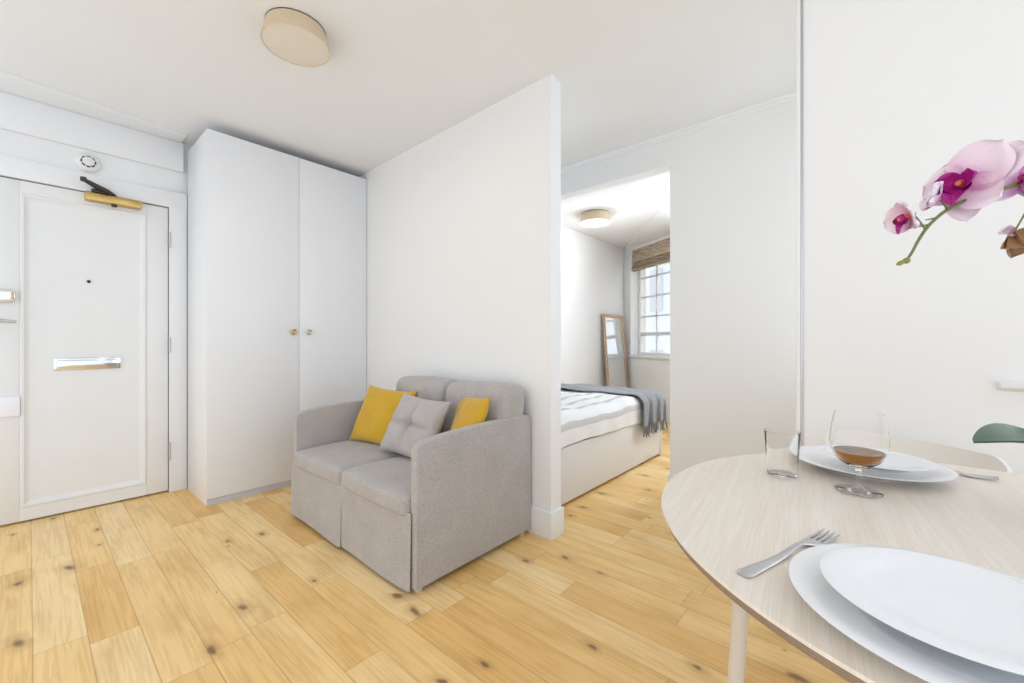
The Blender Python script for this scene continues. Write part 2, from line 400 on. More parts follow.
def sash(name, a, c, verts):
    f0, f1 = .13, .18
    b = MB()
    for x0, x1 in ((a, a+.055), (c-.055, c)): b.box(x0, x1, f0, f1, WZ0, WZ1, .004, M=MW)
    for z0, z1 in ((WZ0, WZ0+.05), (WZ1-.05, WZ1)): b.box(a+.05, c-.05, f0-.008, f1-.004, z0, z1, M=MW)
    w = struct(b, name, M['trim'])
    b = MB()
    b.box(a+.05, c-.05, f0+.004, f1-.004, 1.115, 1.165, M=MW)
    for z in (1.39, 1.67, 1.95): b.box(a+.05, c-.05, f0+.012, f1-.012, z-.011, z+.011, M=MW)
    for x in verts: b.box(x-.012, x+.012, f0+.012, f1-.012, WZ0+.04, WZ1-.04, M=MW)
    b.build('glazing_bars', M['pale_line'], w, 0)
    b = MB(); V = [wp(x, .155, z) for x, z in ((a+.03, WZ0+.03), (c-.03, WZ0+.03), (c-.03, WZ1-.03), (a+.03, WZ1-.03))]
    b._add(V, [(0, 1, 2, 3)]); b.build('pane', M['pane'], w, 0)
    MB().box(a-.03, c+.03, -.025, .13, WZ0-.022, WZ0+.004, .004, M=MW).build('sill', M['trim'], w)
sash('window_1', WS0, WS1, (.58, .94, 1.28)); sash('added_window_3', WQ0, WQ1, (2.28, 2.62))  # the latter window is out of view, added to light the bedroom
# sloping plaster between the bedroom ceiling and the window wall
b = MB()
pts = [wp(0, 0, HC), Vector((4.14, 1.53, HC)), wp(2.6, 0, HC)]
low = [wp(0, 0, 2.40), wp(2.6, 0, 2.36)]
vs = b._add([pts[0], pts[1], pts[2], low[0], low[1]], [(0, 1, 3), (1, 4, 3), (1, 2, 4), (0, 3, 4, 2), (0, 2, 1)])
bmesh.ops.recalc_face_normals(b.bm, faces=b.bm.faces[:])
struct(b, 'ceiling_slope', M['ceiling'], smooth=0)
# skirtings
BH = .143
def skirt_prof(x0, x1, y0, y1, name):
    return struct(MB().box(x0, x1, y0, y1, 0, BH, .003), name, M['trim'])
struct(MB().prism([(1.768, 1.257), (1.886, 1.257), (1.886, 1.28), (XW(1.28)+.01, 1.28), (XW(3.14)+.01, 3.14), (XW(3.14)-.012, 3.14)], 0, BH, 'z', .003), 'baseboard_middle', M['trim'])
skirt_prof(XB-.014, XB, .16, 1.042, 'baseboard_inner')
skirt_prof(X_IN-.012, X_IN, YR, .19, 'baseboard_right')
skirt_prof(XL, DX0-.09, Y_DOOR-.014, Y_DOOR, 'baseboard_back')
struct(MB().box(X_IN+.1, 5.7, 2.806, 2.82, 0, BH, .003), 'baseboard_left', M['trim'])
struct(MB().box(.1, 3.4, -.014, 0, 0, BH, .003, M=MW), 'baseboard_far', M['trim'])
# cornice, picture rail and architrave on the door wall
struct(MB().prism([(XL, 3.28), (-.1, 3.385), (.695, 3.505), (.695, Y_DOOR), (XL, Y_DOOR)], HC-.016, HC+.001, 'z', .004), 'trim_2', M['trim'])
struct(MB().box(XL, .705, 3.632, Y_DOOR, 2.213, HC-.016, .004), 'trim_3', M['wall'])
b = MB()
aw, ap = .098, .022
for x0, x1 in ((DX0-aw, DX0), (DX1, DX1+aw)): b.box(x0, x1, Y_DOOR-ap, Y_DOOR+.01, 0, DZ+.11, .004)
b.box(DX0-aw, DX1+aw, Y_DOOR-ap-.002, Y_DOOR+.01, DZ, DZ+.11, .004)
struct(b, 'trim_4', M['trim'])
b = MB()
for x0, x1 in ((DX0, DX0+.02), (DX1-.005, DX1)): b.box(x0, x1, Y_DOOR+.03, Y_DOOR+.11, 0, DZ)
b.box(DX0, DX1, Y_DOOR+.06, Y_DOOR+.11, DZ-.03, DZ); b.box(DX0, DX1, Y_DOOR+.06, Y_DOOR+.11, 0, .02)
struct(b, 'door_gap_shade', M['gap_shade'], smooth=0)  # dark strips in the gap round the door, its shade put into the colour
# picture rail high on the inner wall
struct(MB().prism([(XB, 2.43), (XB-.03, 2.43), (XB-.026, 2.418), (XB-.012, 2.41), (XB-.008, 2.398), (XB, 2.395)], .16, 2.82, 'y'), 'trim_6', M['trim'])

# front door
b = MB()
yf = Y_DOOR+.002                                 # front face of the door leaf
px0, px1, pz0, pz1 = -.035, .512, .085, 1.88
b.box(DX0+.005, px0, yf, yf+.045, .012, DZ-.005, .002); b.box(px1, DX1-.0035, yf, yf+.045, .012, DZ-.005, .002)
b.box(px0, px1, yf, yf+.045, .012, pz0, .0); b.box(px0, px1, yf, yf+.045, pz1, DZ-.005, .0)
b.box(px0, px1, yf+.012, yf+.04, pz0, pz1)
def ring(b, i0, y0, i1, y1):
    o = [(px0+i0, pz0+i0), (px1-i0, pz0+i0), (px1-i0, pz1-i0), (px0+i0, pz1-i0)]
    n = [(px0+i1, pz0+i1), (px1-i1, pz0+i1), (px1-i1, pz1-i1), (px0+i1, pz1-i1)]
    V = [(x, y0, z) for x, z in o]+[(x, y1, z) for x, z in n]
    b._add(V, [(k, (k+1) % 4, 4+(k+1) % 4, 4+k) for k in range(4)])
ring(b, 0, yf, .006, yf-.006); ring(b, .006, yf-.006, .016, yf-.004); ring(b, .016, yf-.004, .024, yf+.006); ring(b, .024, yf+.006, .036, yf+.012)
bmesh.ops.recalc_face_normals(b.bm, faces=b.bm.faces[:])
door = struct(b, 'door_1', M['doorpaint'], smooth=25)
b = MB()
b.box(.094, .387, yf+.001, yf+.012, .862, .934, .003)
b.box(.106, .375, yf-.008, yf+.003, .874, .922, .006)
lp = b.build('letter_plate', M['chrome'], door); lp['label'] = 'chrome letter plate'
MB().prism([(-.18, 1.252), (-.062, 1.252), (-.050, 1.264), (-.050, 1.314), (-.062, 1.326), (-.18, 1.326)], yf-.03, yf, 'y', .004).build('night_latch', M['chrome'], door)['label'] = 'chrome night latch with brass front'
MB().box(-.066, -.054, yf-.033, yf-.029, 1.268, 1.310, .002).build('latch_plate', M['brass'], bpy.data.objects['night_latch'])
h = MB().tube([(-.17, yf-.002, 1.150), (-.17, yf-.05, 1.150), (-.155, yf-.056, 1.150), (-.10, yf-.056, 1.148), (-.045, yf-.056, 1.143)], [.011, .011, .011, .010, .008], 12)
h.box(-.19, -.15, yf-.008, yf, 1.06, 1.19, .004)
h.build('lever_handle', M['steel'], door)['label'] = 'steel lever handle'
MB().box(-.17, -.033, yf-.016, yf, .613, .724, .004).build('lock_cover', M['bright_plastic'], door)['label'] = 'bright white lock cover'
MB().lathe([(0, 0), (.007, 0), (.009, .003), (.009, .006)], (0, 0, 0), 20, Matrix.Translation((.242, yf+.008, 1.405)) @ Matrix.Rotation(PI/2, 4, 'X')).build('peephole', M['black'], door)
for z0, z1 in ((1.677, 1.78), (.962, 1.058), (.226, .343)):
    b = MB().tube([(DX1+.001, Y_DOOR-.004-.02, z0), (DX1+.001, Y_DOOR-.004-.02, z1)], .006, 10)
    b.tube([(DX1+.001, Y_DOOR-.024, z0-.006), (DX1+.001, Y_DOOR-.024, z0)], .004, 8); b.tube([(DX1+.001, Y_DOOR-.024, z1), (DX1+.001, Y_DOOR-.024, z1+.006)], .004, 8)
    b.build('hinge', M['steel'], door)
cl = MB().box(.222, .480, yf-.065, yf, 1.898, 1.945, .005).build('door_closer', M['brass'], door); cl['label'] = 'brass door closer with dark folding arm'
b = MB()
b.tube([(.352, yf-.035, 1.955), (.352, yf-.035, 1.885)], .014, 14)
b.tube([(.352, yf-.035, 1.955), (.318, yf-.09, 1.963), (.212, yf-.10, 2.004)], [.011, .011, .010], 10)
b.tube([(.212, yf-.10, 2.000), (.30, Y_DOOR-.04, 1.968)], [.010, .011], 10)
b.lathe([(0, -.012), (.014, -.012), (.014, .012), (0, .012)], (.212, yf-.10, 2.003), 14)
b.box(.25, .33, Y_DOOR-.05, Y_DOOR-.022, 1.952, 1.972, .003)
b.build('closer_arm', M['dark_metal'], cl)

# ---------------------------------------------------------------- smoke alarm
MA = Matrix.Rotation(PI/2, 4, 'X')
sm = empty('smoke_alarm', (.238, Y_DOOR, 2.085), 'round cream smoke alarm on the wall above the front door', 'smoke alarm')
c = (.238, Y_DOOR, 2.135)
MB().lathe([(0, 0), (.058, 0), (.058, .010), (.054, .018), (.044, .026), (.034, .029), (.0, .029)], c, 40, MA).build('housing', M['white_plastic'], sm)
MB().lathe([(.0, .028), (.027, .028), (.027, .038), (.022, .041), (0, .041)], c, 32, MA).build('sensor_cap', M['white_plastic'], sm)
b = MB()
for k in range(8):
    a = k*PI/4
    b.box(-.0085, .0085, -.0035, .0035, 0, .006, M=Matrix.Translation(c) @ MA @ Matrix.Rotation(a, 4, 'Z') @ Matrix.Translation((0, .0305, .026)))
b.build('vent', M['black'], sm)

# ---------------------------------------------------------------- wardrobe
WX0, WX1, WY, WH = .727, 1.815, 3.146, 2.366
wd = empty('wardrobe', ((WX0+WX1)/2, 3.4, 0), 'tall white two-door wardrobe beside the front door, reaching almost to the ceiling', 'wardrobe')
b = MB()
b.box(WX0, WX0+.018, WY+.02, 3.632, 0.0, WH, .001); b.box(WX1-.018, WX1, WY+.02, 3.632, 0, WH, .001)
b.box(WX0+.018, WX1-.018, WY+.02, 3.632, WH-.018, WH); b.box(WX0+.018, WX1-.018, WY+.02, 3.632, .06, .078); b.box(WX0+.018, WX1-.018, 3.62, 3.632, .06, WH)
b.build('carcass', M['wardrobe'], wd)
MB().box(WX0+.002, WX1-.002, WY+.012, WY+.03, 0, .062, .001).build('plinth', M['plinth'], wd)
XM = 1.281
for x0, x1, kx, mt in ((WX0, XM-.0015, 1.238, 'brass'), (XM+.0015, WX1, 1.344, 'brassy_steel')):
    d = MB().box(x0, x1, WY, WY+.0185, .045, WH+.001, .0012).build('door', M['wardrobe'], wd)
    k = MB().lathe([(0, 0), (.008, 0), (.008, .012), (.017, .016), (.0205, .022), (.0195, .028), (.015, .030), (.012, .028), (0, .026)], (kx, WY, 1.103), 28, MA).build('knob', M[mt], d)
    k['label'] = 'round metal knob'

# ---------------------------------------------------------------- sofa
SX0, SX1, SY0, SY1 = 1.02, 1.772, 1.388, 2.592
sf = empty('loveseat', (1.4, 2.0, 0), 'grey fabric two-seat sofa with skirted base against the middle wall', 'sofa')
AT = .044
def arm_profile():
    pts = [(SX0, .026), (SX1, .026), (SX1, .612), (SX1-.010, .633), (SX1-.035, .643), (1.60, .646), (1.45, .645), (1.30, .641), (1.18, .635), (1.10, .628), (1.06, .620), (1.036, .611), (1.025, .602), (SX0, .588)]
    return pts
for y0, y1 in ((SY0, SY0+AT), (SY1-AT, SY1)):
    b = MB().prism(arm_profile(), y0, y1, 'y', .010, 3)
    b.build('arm', M['sofa'], sf, 50)
b = MB()
b.box(SX0+.06, SX1-.02, SY0+AT, SY1-AT, .06, .30, .01)
b.build('base_frame', M['sofa_dark'], sf)
MB().box(SX1-.12, SX1, SY0+AT-.005, SY1-AT+.005, .05, .60, .02, 3).build('back_panel', M['sofa'], sf)
YM = (SY0+SY1)/2
def soft_box(x0, x1, y0, y1, z0, z1, r, puff_top=0, puff_front=0, wob=.004, seed=0, n=14, tilt=None):
    """rounded upholstered block: dense superellipsoid-like box with crown and slight unevenness"""
    t = bmesh.new(); bmesh.ops.create_cube(t, size=2)
    bmesh.ops.subdivide_edges(t, edges=t.edges[:], cuts=n, use_grid_fill=True)
    cx, cy, cz = (x0+x1)/2, (y0+y1)/2, (z0+z1)/2; hx, hy, hz = (x1-x0)/2, (y1-y0)/2, (z1-z0)/2
    for v in t.verts:
        p = Vector((v.co.x*hx, v.co.y*hy, v.co.z*hz))
        q = Vector((max(-hx+r, min(hx-r, p.x)), max(-hy+r, min(hy-r, p.y)), max(-hz+min(r, hz*.95), min(hz-min(r, hz*.95), p.z))))
        d = p-q
        if d.length > 1e-9: p = q+d.normalized()*min(r, d.length) if d.length > r else q+d
        u, w = p.x/hx, p.y/hy
        g = max(0, 1-u*u)**.5*max(0, 1-w*w)**.5
        h = max(0, 1-(p.z/hz)**2)**.5*max(0, 1-w*w)**.5
        if p.z > 0: p.z += puff_top*g
        if p.x < 0: p.x -= puff_front*h
        s = seed
        p.z += wob*math.sin(9*p.x+s)*math.cos(11*p.y+s*2); p.x += wob*math.sin(8*p.y+s)*math.cos(13*p.z+s)
        if tilt: p.x += tilt*(p.z)
        v.co = p+Vector((cx, cy, cz))
    return t
for i, (y0, y1) in enumerate(((SY0+AT+.002, YM-.002), (YM+.002, SY1-AT-.002))):
    b = MB(); b.merge(soft_box(SX0-.020, 1.60, y0, y1, .312, .398, .022, .018, .008, .0025, i*2.1, n=22))
    b.build('seat_cushion', M['sofa'], sf, 60)
for i, (y0, y1) in enumerate(((1.396, 1.876), (1.880, 2.376))):
    b = MB(); b.merge(soft_box(1.55, 1.735, y0, y1, .40, .795, .05, .012, .02, .004, i*1.7+.6, n=18, tilt=.10))
    b.build('back_cushion', M['sofa'], sf, 60)
# skirt: two front panels that hang from under the seat, flaring a little and waving at the hem
def skirt(y0, y1, ph):
    def fn(u, v):
        y = y0+(y1-y0)*u; z = .335-(.335-.022)*v
        sag = .012*math.sin(PI*u)*v**.3*(1-v)
        x = SX0-.010-.004*v-.004*v*math.sin(u*5+ph)+sag
        edge = min(u, 1-u)
        if edge < .02: x += (.02-edge)*.3
        return (x, y, z-.010*v*math.sin(PI*u+ph)*.5)
    return MB().grid(fn, 26, 14, thick=.004)
skirt(SY0+.030, YM+.002, .4).build('skirt_panel', M['sofa'], sf, 60)
skirt(YM+.0, SY1-.004, 1.6).build('skirt_panel', M['sofa'], sf, 60)
for x, y in ((SX0+.035, SY0+.035), (SX1-.05, SY0+.035), (SX0+.035, SY1-.035), (SX1-.05, SY1-.035)):
    MB().lathe([(0, 0), (.016, 0), (.022, .045), (0, .045)], (x, y, 0), 16).build('foot', M['foot_wood'], sf)

# ---------------------------------------------------------------- sofa cushions
def pillow_bm(w, h, t, tuft=0, seed=0, n=30, pinch=.16):
    """square scatter cushion in its own plane: x = width, z = height, y = thickness (front = -y)"""
    bm = bmesh.new(); layers = []
    rnd = random.Random(seed); a1, a2, a3 = rnd.random()*6, rnd.random()*6, rnd.random()*6
    for sgn in (-1, 1):
        V = []
        for i in range(n+1):
            row = []
            for j in range(n+1):
                u, v = -1+2*i/n, -1+2*j/n
                px = w/2*u*(1-pinch*(1-v*v)*abs(u)**2*.5); pz = h/2*v*(1-pinch*(1-u*u)*abs(v)**2*.5)
                g = (max(0, (1-u**2)*(1-v**2)))**.42
                y = t/2*g
                y += .006*g*math.sin(6*u+a1+2*v)*math.sin(5*v+a2)+.003*g*math.sin(13*u*v+a3)
                if tuft and sgn < 0:
                    d = math.hypot(u, v); y -= tuft*math.exp(-(d/.14)**2)
                    y -= tuft*.5*(math.exp(-(u/.07)**2)+math.exp(-(v/.07)**2))*math.exp(-(d/.85)**4)
                row.append(bm.verts.new((px, sgn*max(y, .0015), pz)))
            V.append(row)
        for i in range(n):
            for j in range(n):
                q = [V[i][j], V[i+1][j], V[i+1][j+1], V[i][j+1]]
                bm.faces.new(q if sgn < 0 else q[::-1])
        layers.append(V)
    A, B = layers
    rim = [(i, 0) for i in range(n)]+[(n, j) for j in range(n)]+[(i, n) for i in range(n, 0, -1)]+[(0, j) for j in range(n, 0, -1)]
    for k in range(len(rim)):
        (i, j), (p, q) = rim[k], rim[(k+1) % len(rim)]
        bm.faces.new([A[i][j], B[i][j], B[p][q], A[p][q]])
    bmesh.ops.recalc_face_normals(bm, faces=bm.faces[:])
    return bm
def pose(c, yaw, lean, roll=0):
    """front (-y) turned by yaw about z, leaned back by lean, rolled in its own plane"""
    return Matrix.Translation(Vector(c)) @ Matrix.Rotation(yaw, 4, 'Z') @ Matrix.Rotation(-lean, 4, 'X') @ Matrix.Rotation(roll, 4, 'Y')
R = math.radians
def pillow(name, label, mat, c, yaw, lean, roll, w, h, t, tuft=0, seed=0):
    P = pose(c, yaw, lean, roll)
    b = MB(); b.merge(pillow_bm(w, h, t, tuft, seed), P)
    o = b.build(name, mat, None, 70); tag(o, label, 'cushion', 'cushions on the sofa')
    return o, P
# yaw -90 deg: front faces -X
pillow('scatter_cushion', 'mustard yellow cushion leaning in the far corner of the sofa, beside the wardrobe end arm', M['mustard'], (1.425, 2.285, .575), R(-90+12), R(24), R(3), .415, .362, .11, 0, 3)
g, P = pillow('scatter_cushion', 'pale grey tufted cushion with a centre button, between the two mustard cushions', M['greycush'], (1.378, 1.897, .570), R(-90+4), R(28), R(3), .40, .345, .135, .045, 5)
b = MB(); b.lathe([(0, 0), (.011, 0), (.010, .004), (.005, .007), (0, .008)], (0, 0, 0), 18, P @ Matrix.Translation((0, -.0135, 0)) @ Matrix.Rotation(PI/2, 4, 'X')); b.build('button', M['greycush'], g)
pillow('scatter_cushion', 'mustard yellow cushion half hidden behind the near arm of the sofa', M['mustard'], (1.48, 1.592, .580), R(-90-24), R(20), R(-4), .35, .36, .11, 0, 9)

# ---------------------------------------------------------------- ceiling lamps
def lamp(x, y, label, lit, k):
    L = empty('ceiling_lamp', (x, y, HC), label, 'ceiling lamp', 'round flush ceiling lamps')
    c = (x, y, HC); S_ = Matrix.Diagonal((k, k, k*(1.12 if lit else 1), 1))
    MB().lathe([(0, -.001), (.139, -.001), (.139, -.006), (.136, -.008), (0, -.014)], c, 64, S_).build('ceiling_rim', M['lamprim'], L)
    MB().lathe([(.138, -.006), (.158, -.088), (.156, -.092), (.152, -.088), (.132, -.006)], c, 64, S_, close=True).build('lamp_shade', M['lampshade'], L, 40)
    MB().lathe([(0, -.096), (.10, -.094), (.152, -.088), (.152, -.080), (0, -.082)], c, 64, S_).build('diffuser', M['lampdisc' if lit else 'lampdisc_off'], L, 40)
lamp(.780, 1.945, 'round flush lamp with beige shade on the living room ceiling', False, .88)
lamp(4.03, 2.285, 'small round beige lamp glowing on the bedroom ceiling, through the opening', True, 1.05)

# ---------------------------------------------------------------- bed
BX0, BX1, BY0, BY1 = 1.93, 3.72, 1.448, 2.79
bed = empty('bed', (2.8, 2.1, 0), 'white low-sided double bed in the bedroom beyond the opening', 'bed')
MB().box(BX0, BX1, BY0, BY1, .022, .375, .008, 3).build('bed_base', M['bed'], bed)
MB().box(BX1, BX1+.04, BY0-.004, BY1, 0, .34, .006, 3).build('footboard', M['bed'], bed)
MB().box(BX0, BX1-.02, BY0+.03, BY1-.02, .375, .54, .04, 4).build('mattress', M['china'], bed)
b = MB(); b.box(BX0-.028, BX0, BY0, BY1, 0, .95, .012, 3); b.build('headboard', M['bed'], bed)
# duvet with uv across so that stripes run along the bed
def duvet():
    bm = bmesh.new(); uvl = bm.loops.layers.uv.new('UVMap')
    nu, nv = 60, 70
    prof = []                                         # across the bed: far edge -> near edge -> hanging down
    y, z = BY1-.012, .585
    for k in range(48): prof.append((BY1-.012-(BY1-.012-(BY0+.07))*k/47, .575))
    for k in range(1, 9): a = k/8*PI/2; prof.append((BY0+.07-.085*math.sin(a), .575-.085*(1-math.cos(a))))
    for k in range(1, nv+1-56+1): prof.append((BY0-.015, .490-.120*k/(nv-55)))
    L = [0]
    for p, q in zip(prof, prof[1:]): L.append(L[-1]+math.hypot(q[0]-p[0], q[1]-p[1]))
    V = []
    for i in range(nu+1):
        x = BX0+.02+(BX1-.035-BX0-.02)*i/nu; row = []
        for j, (py, pz) in enumerate(prof):
            hang = max(0, min(1, (j-50)/12))
            dz = (.006*math.sin(7*x+3*py)+.005*math.sin(15*x-9*py)+.003*math.sin(31*x+14*py))*(1-hang)
            dy = hang*(.007*math.sin(9*x+j*.08)+.004*math.sin(23*x+2))
            edge = .014*math.sin(3.1*x+.7)*max(0, (j-58)/12)
            row.append(bm.verts.new((x, py+dy, pz+dz+edge+.012*max(0, (j-58)/12)*(x-2.2))))
        V.append(row)
    for i in range(nu):
        for j in range(len(prof)-1):
            f = bm.faces.new([V[i][j], V[i+1][j], V[i+1][j+1], V[i][j+1]])
            for lp_, (a, c) in zip(f.loops, ((i, j), (i+1, j), (i+1, j+1), (i, j+1))): lp_[uvl].uv = (a/nu, L[c]/L[-1])
    bmesh.ops.recalc_face_normals(bm, faces=bm.faces[:])
    return bm
b = MB(); b.merge(duvet()); dv = b.build('duvet', M['duvet'], None, 70)
md = dv.modifiers.new('thick', 'SOLIDIFY'); md.thickness = .012; md.offset = -1
tag(dv, 'white duvet with pale beige stripes spread over the bed', 'duvet')
# throw across the foot of the bed
def throw_path(v):
    Ltop = BY1-.03-(BY0+.06); Lc = .09*PI/2; Lh = .16
    s = v*(Ltop+Lc+Lh)
    if s < Ltop: return BY1-.03-s, .596
    if s < Ltop+Lc:
        a = (s-Ltop)/.09; return BY0+.06-.108*math.sin(a), .596-.09*(1-math.cos(a))
    return BY0-.048, .506-(s-Ltop-Lc)
def throw_fn(u, v):
    y, z = throw_path(v); h = max(0, min(1, (v-.80)/.2))
    x = 3.30+.435*u+.03*math.sin(5*v)*(1-u)-.10*h*(1-u)**2*.3-.05*(1-h)*(1-u)*(1-v)
    z += .004*math.sin(11*u+9*v)+(1-h)*.004*math.sin(23*v)
    y += -h*(.012*math.sin(u*19)+.007*math.sin(u*37+1))
    if u > .93: z -= (u-.93)*.45
    return (x, y, z)
b = MB().grid(throw_fn, 44, 80, thick=.008)
tw = b.build('throw', M['throw'], None, 70); tag(tw, 'charcoal grey fringed throw laid across the foot of the bed', 'throw')
b = MB()
for k in range(64):
    u = k/63; p = Vector(throw_fn(u, 1.0)); ln = .075+.02*random.random()
    q = p+Vector((random.uniform(-.01, .01), random.uniform(-.012, .004), -ln*.5)); r = p+Vector((random.uniform(-.018, .018), random.uniform(-.014, .002), -ln))
    b.tube([p, q, r], [.0038, .0034, .0022], 5)
b.build('fringe', M['throw'], tw)

# ---------------------------------------------------------------- leaning mirror
mx0, mx1 = 5.11, 5.715
def mirror():
    top, bot = (2.79, 1.41), (2.685, 0.0)       # (y,z) of the back plane at top and foot
    d = Vector((0, top[0]-bot[0], top[1]-bot[1])); Lm = d.length; d.normalize()
    nrm = Vector((0, -d.z, d.y)); X = Vector((1, 0, 0))
    Mm = Matrix(((1, nrm.x, d.x, mx0), (0, nrm.y, d.y, bot[0]), (0, nrm.z, d.z, bot[1]), (0, 0, 0, 1)))   # (x, out, up)
    m = empty('standing_mirror', ((mx0+mx1)/2, 2.65, 0), 'tall wood-framed mirror leaning on the bedroom wall beside the window', 'mirror')
    W = mx1-mx0
    b = MB(); fw = .045
    b.box(0, fw, 0, .022, 0, Lm, .003, M=Mm); b.box(W-fw, W, 0, .022, 0, Lm, .003, M=Mm); b.box(fw, W-fw, 0, .022, 0, fw, .003, M=Mm); b.box(fw, W-fw, 0, .022, Lm-fw, Lm, .003, M=Mm)
    b.build('mirror_frame', M['oakframe'], m)
    MB().box(fw-.004, W-fw+.004, .004, .012, fw-.004, Lm-fw+.004, M=Mm).build('mirror_glass', M['mirror'], m, 0)
mirror()

# ---------------------------------------------------------------- roman blind
bl = empty('roman_blind', tuple(wp(.7, -.05, 2.05)), 'woven beige roman blind drawn up at the top of the bedroom window', 'blind')
def blind_fn(prof):
    def fn(u, v):
        k = v*(len(prof)-1); i = min(int(k), len(prof)-2); f = k-i
        n = prof[i][0]*(1-f)+prof[i+1][0]*f; z = prof[i][1]*(1-f)+prof[i+1][1]*f
        return wp(.255+(WS1+.04-.255)*u, n+.004*math.sin(u*9), z)
    return fn
prof = [(-.010, 2.345), (-.024, 2.34), (-.028, 2.20)]
for k in range(4):
    z = 2.180-.034*k; o = -.008-.002*k
    prof += [(o-.022, z-.004), (o-.034, z-.016), (o-.022, z-.028), (o-.004, z-.031)]
prof += [(-.02, 2.035)]
MB().grid(blind_fn(prof), 24, 110, thick=.006).build('blind_fabric', M['blind'], bl, 60)
MB().box(.258, WS1+.03, -.022, -.002, 2.31, 2.343, .003, M=MW).build('head_rail', M['oakframe'], bl)

# ---------------------------------------------------------------- table
TC = Vector((.944, -.168)); TR, TZ = .4965, .740
tb = empty('dining_table', (TC.x, TC.y, 0), 'round pale oak dining table on cream metal legs, laid for two', 'table')
MB().lathe([(0, TZ-.022), (TR-.022, TZ-.022), (TR-.006, TZ-.017), (TR-.0012, TZ-.006), (TR-.001, TZ-.0035)], (TC.x, TC.y, 0), 128).build('table_edge', M['tableedge'], tb, 30)
MB().lathe([(0, TZ-.004), (TR, TZ-.004), (TR, TZ-.001), (TR-.001, TZ), (0, TZ)], (TC.x, TC.y, 0), 128).build('tabletop', M['table'], tb, 30)
def tleg(a):
    ca, sa = math.cos(a), math.sin(a)
    top = Vector((TC.x+ca*.352, TC.y+sa*.352, TZ-.02)); bot = Vector((TC.x+ca*.392, TC.y+sa*.392, 0))
    b = MB().tube([bot, bot+(top-bot)*.02, top], [.012, .0125, .0145], 20)
    b.lathe([(0, 0), (.045, 0), (.045, .004), (0, .004)], (top.x, top.y, TZ-.0265), 24)
    b.build('leg', M['leg'], tb)
LEG0 = math.atan2(.364, -.08)
for k in range(4): tleg(LEG0+k*PI/2)

# plates ------------------------------------------------------------------
def plate(name, label, x, y, z, r, h, group):
    t = .0042
    prof = [(0, .003), (r*.50, .003), (r*.52, 0), (r*.56, 0), (r*.58, .0035), (r*.72, h*.45), (r*.90, h*.80), (r-.001, h-.0016), (r, h-.0006), (r-.0014, h), (r*.90, h*.80+t), (r*.72, h*.45+t), (r*.60, .0035+t), (r*.5, .0065), (0, .0065)]
    o = MB().lathe(prof, (x, y, z), 112).build(name, M['china'], None, 40)
    tag(o, label, 'plate', group)
G = 'white plates on the table'
P1 = Vector((.612, -.069)); plate('dinner_plate', 'large white dinner plate nearest the viewer, under a smaller plate', P1.x, P1.y, TZ, .1455, .022, G)
P1b = Vector((.600, -.061)); plate('side_plate', 'smaller white plate stacked on the nearest dinner plate', P1b.x, P1b.y, TZ+.0225, .1065, .017, G)
P2 = Vector((1.247, .010)); plate('dinner_plate', 'white dinner plate across the table behind the wine glass', P2.x, P2.y, TZ, .1435, .023, G)
P2b = Vector((1.212, -.006)); plate('side_plate', 'smaller white plate stacked on the far dinner plate', P2b.x, P2b.y, TZ+.0235, .096, .017, G)

# forks -------------------------------------------------------------------
def fork(label, p0, p1, z):
    """p0 handle end, p1 tine tips"""
    d = Vector((p1[0]-p0[0], p1[1]-p0[1])); L = d.length; d.normalize()
    F = Matrix(((d.x, -d.y, 0, p0[0]), (d.y, d.x, 0, p0[1]), (0, 0, 1, z), (0, 0, 0, 1)))
    o = empty('fork', (p0[0], p0[1], z), label, 'fork', 'steel forks on the table')
    def w(s): # half width along the handle and head
        k = [(0, .006), (.02, .0098), (.05, .0097), (.30, .0066), (.52, .0040), (.62, .0040), (.68, .0075), (.74, .0115), (.80, .0125)]
        for (a, x), (c, y) in zip(k, k[1:]):
            if s <= c: return x+(y-x)*(s-a)/(c-a)
        return k[-1][1]
    def zc(s): return .0022+.007*math.exp(-((s-.58)/.14)**2)+(.004*(s-.8)/.2 if s > .8 else 0)
    b = MB()
    def strip(s0, s1, wf, n, off=0):
        t = bmesh.new(); rows = []
        for i in range(n+1):
            s = s0+(s1-s0)*i/n; hw = wf(s); zz = zc(s); o_ = off(s) if callable(off) else off
            rows.append([t.verts.new((s*L, o_+hw*q, zz+dz)) for q, dz in ((-1, -.0004), (-.75, .0011), (.75, .0011), (1, -.0004), (.75, -.0014), (-.75, -.0014))])
        for A, B in zip(rows, rows[1:]):
            for k in range(6): t.faces.new([A[k], A[(k+1) % 6], B[(k+1) % 6], B[k]])
        t.faces.new(rows[0]); t.faces.new(rows[-1][::-1])
        bmesh.ops.recalc_face_normals(t, faces=t.faces[:]); b.merge(t, F)
    strip(0, .80, w, 40)
    b.build('handle', M['steel'], o, 50)
    for k in range(4):
        b = MB(); y0 = (k-1.5)*.0066
        strip(.795, 1.0, lambda s: .0022 if s < .93 else .0022-.0012*(s-.93)/.07, 10, y0)
        b.build('tine', M['steel'], o, 50)
fork('steel fork lying beside the nearest plate', (.583, .124), (.793, .046), TZ)
fork('steel fork half hidden behind the far plate, tines showing', (1.352, -.020), (1.335, -.202), TZ)

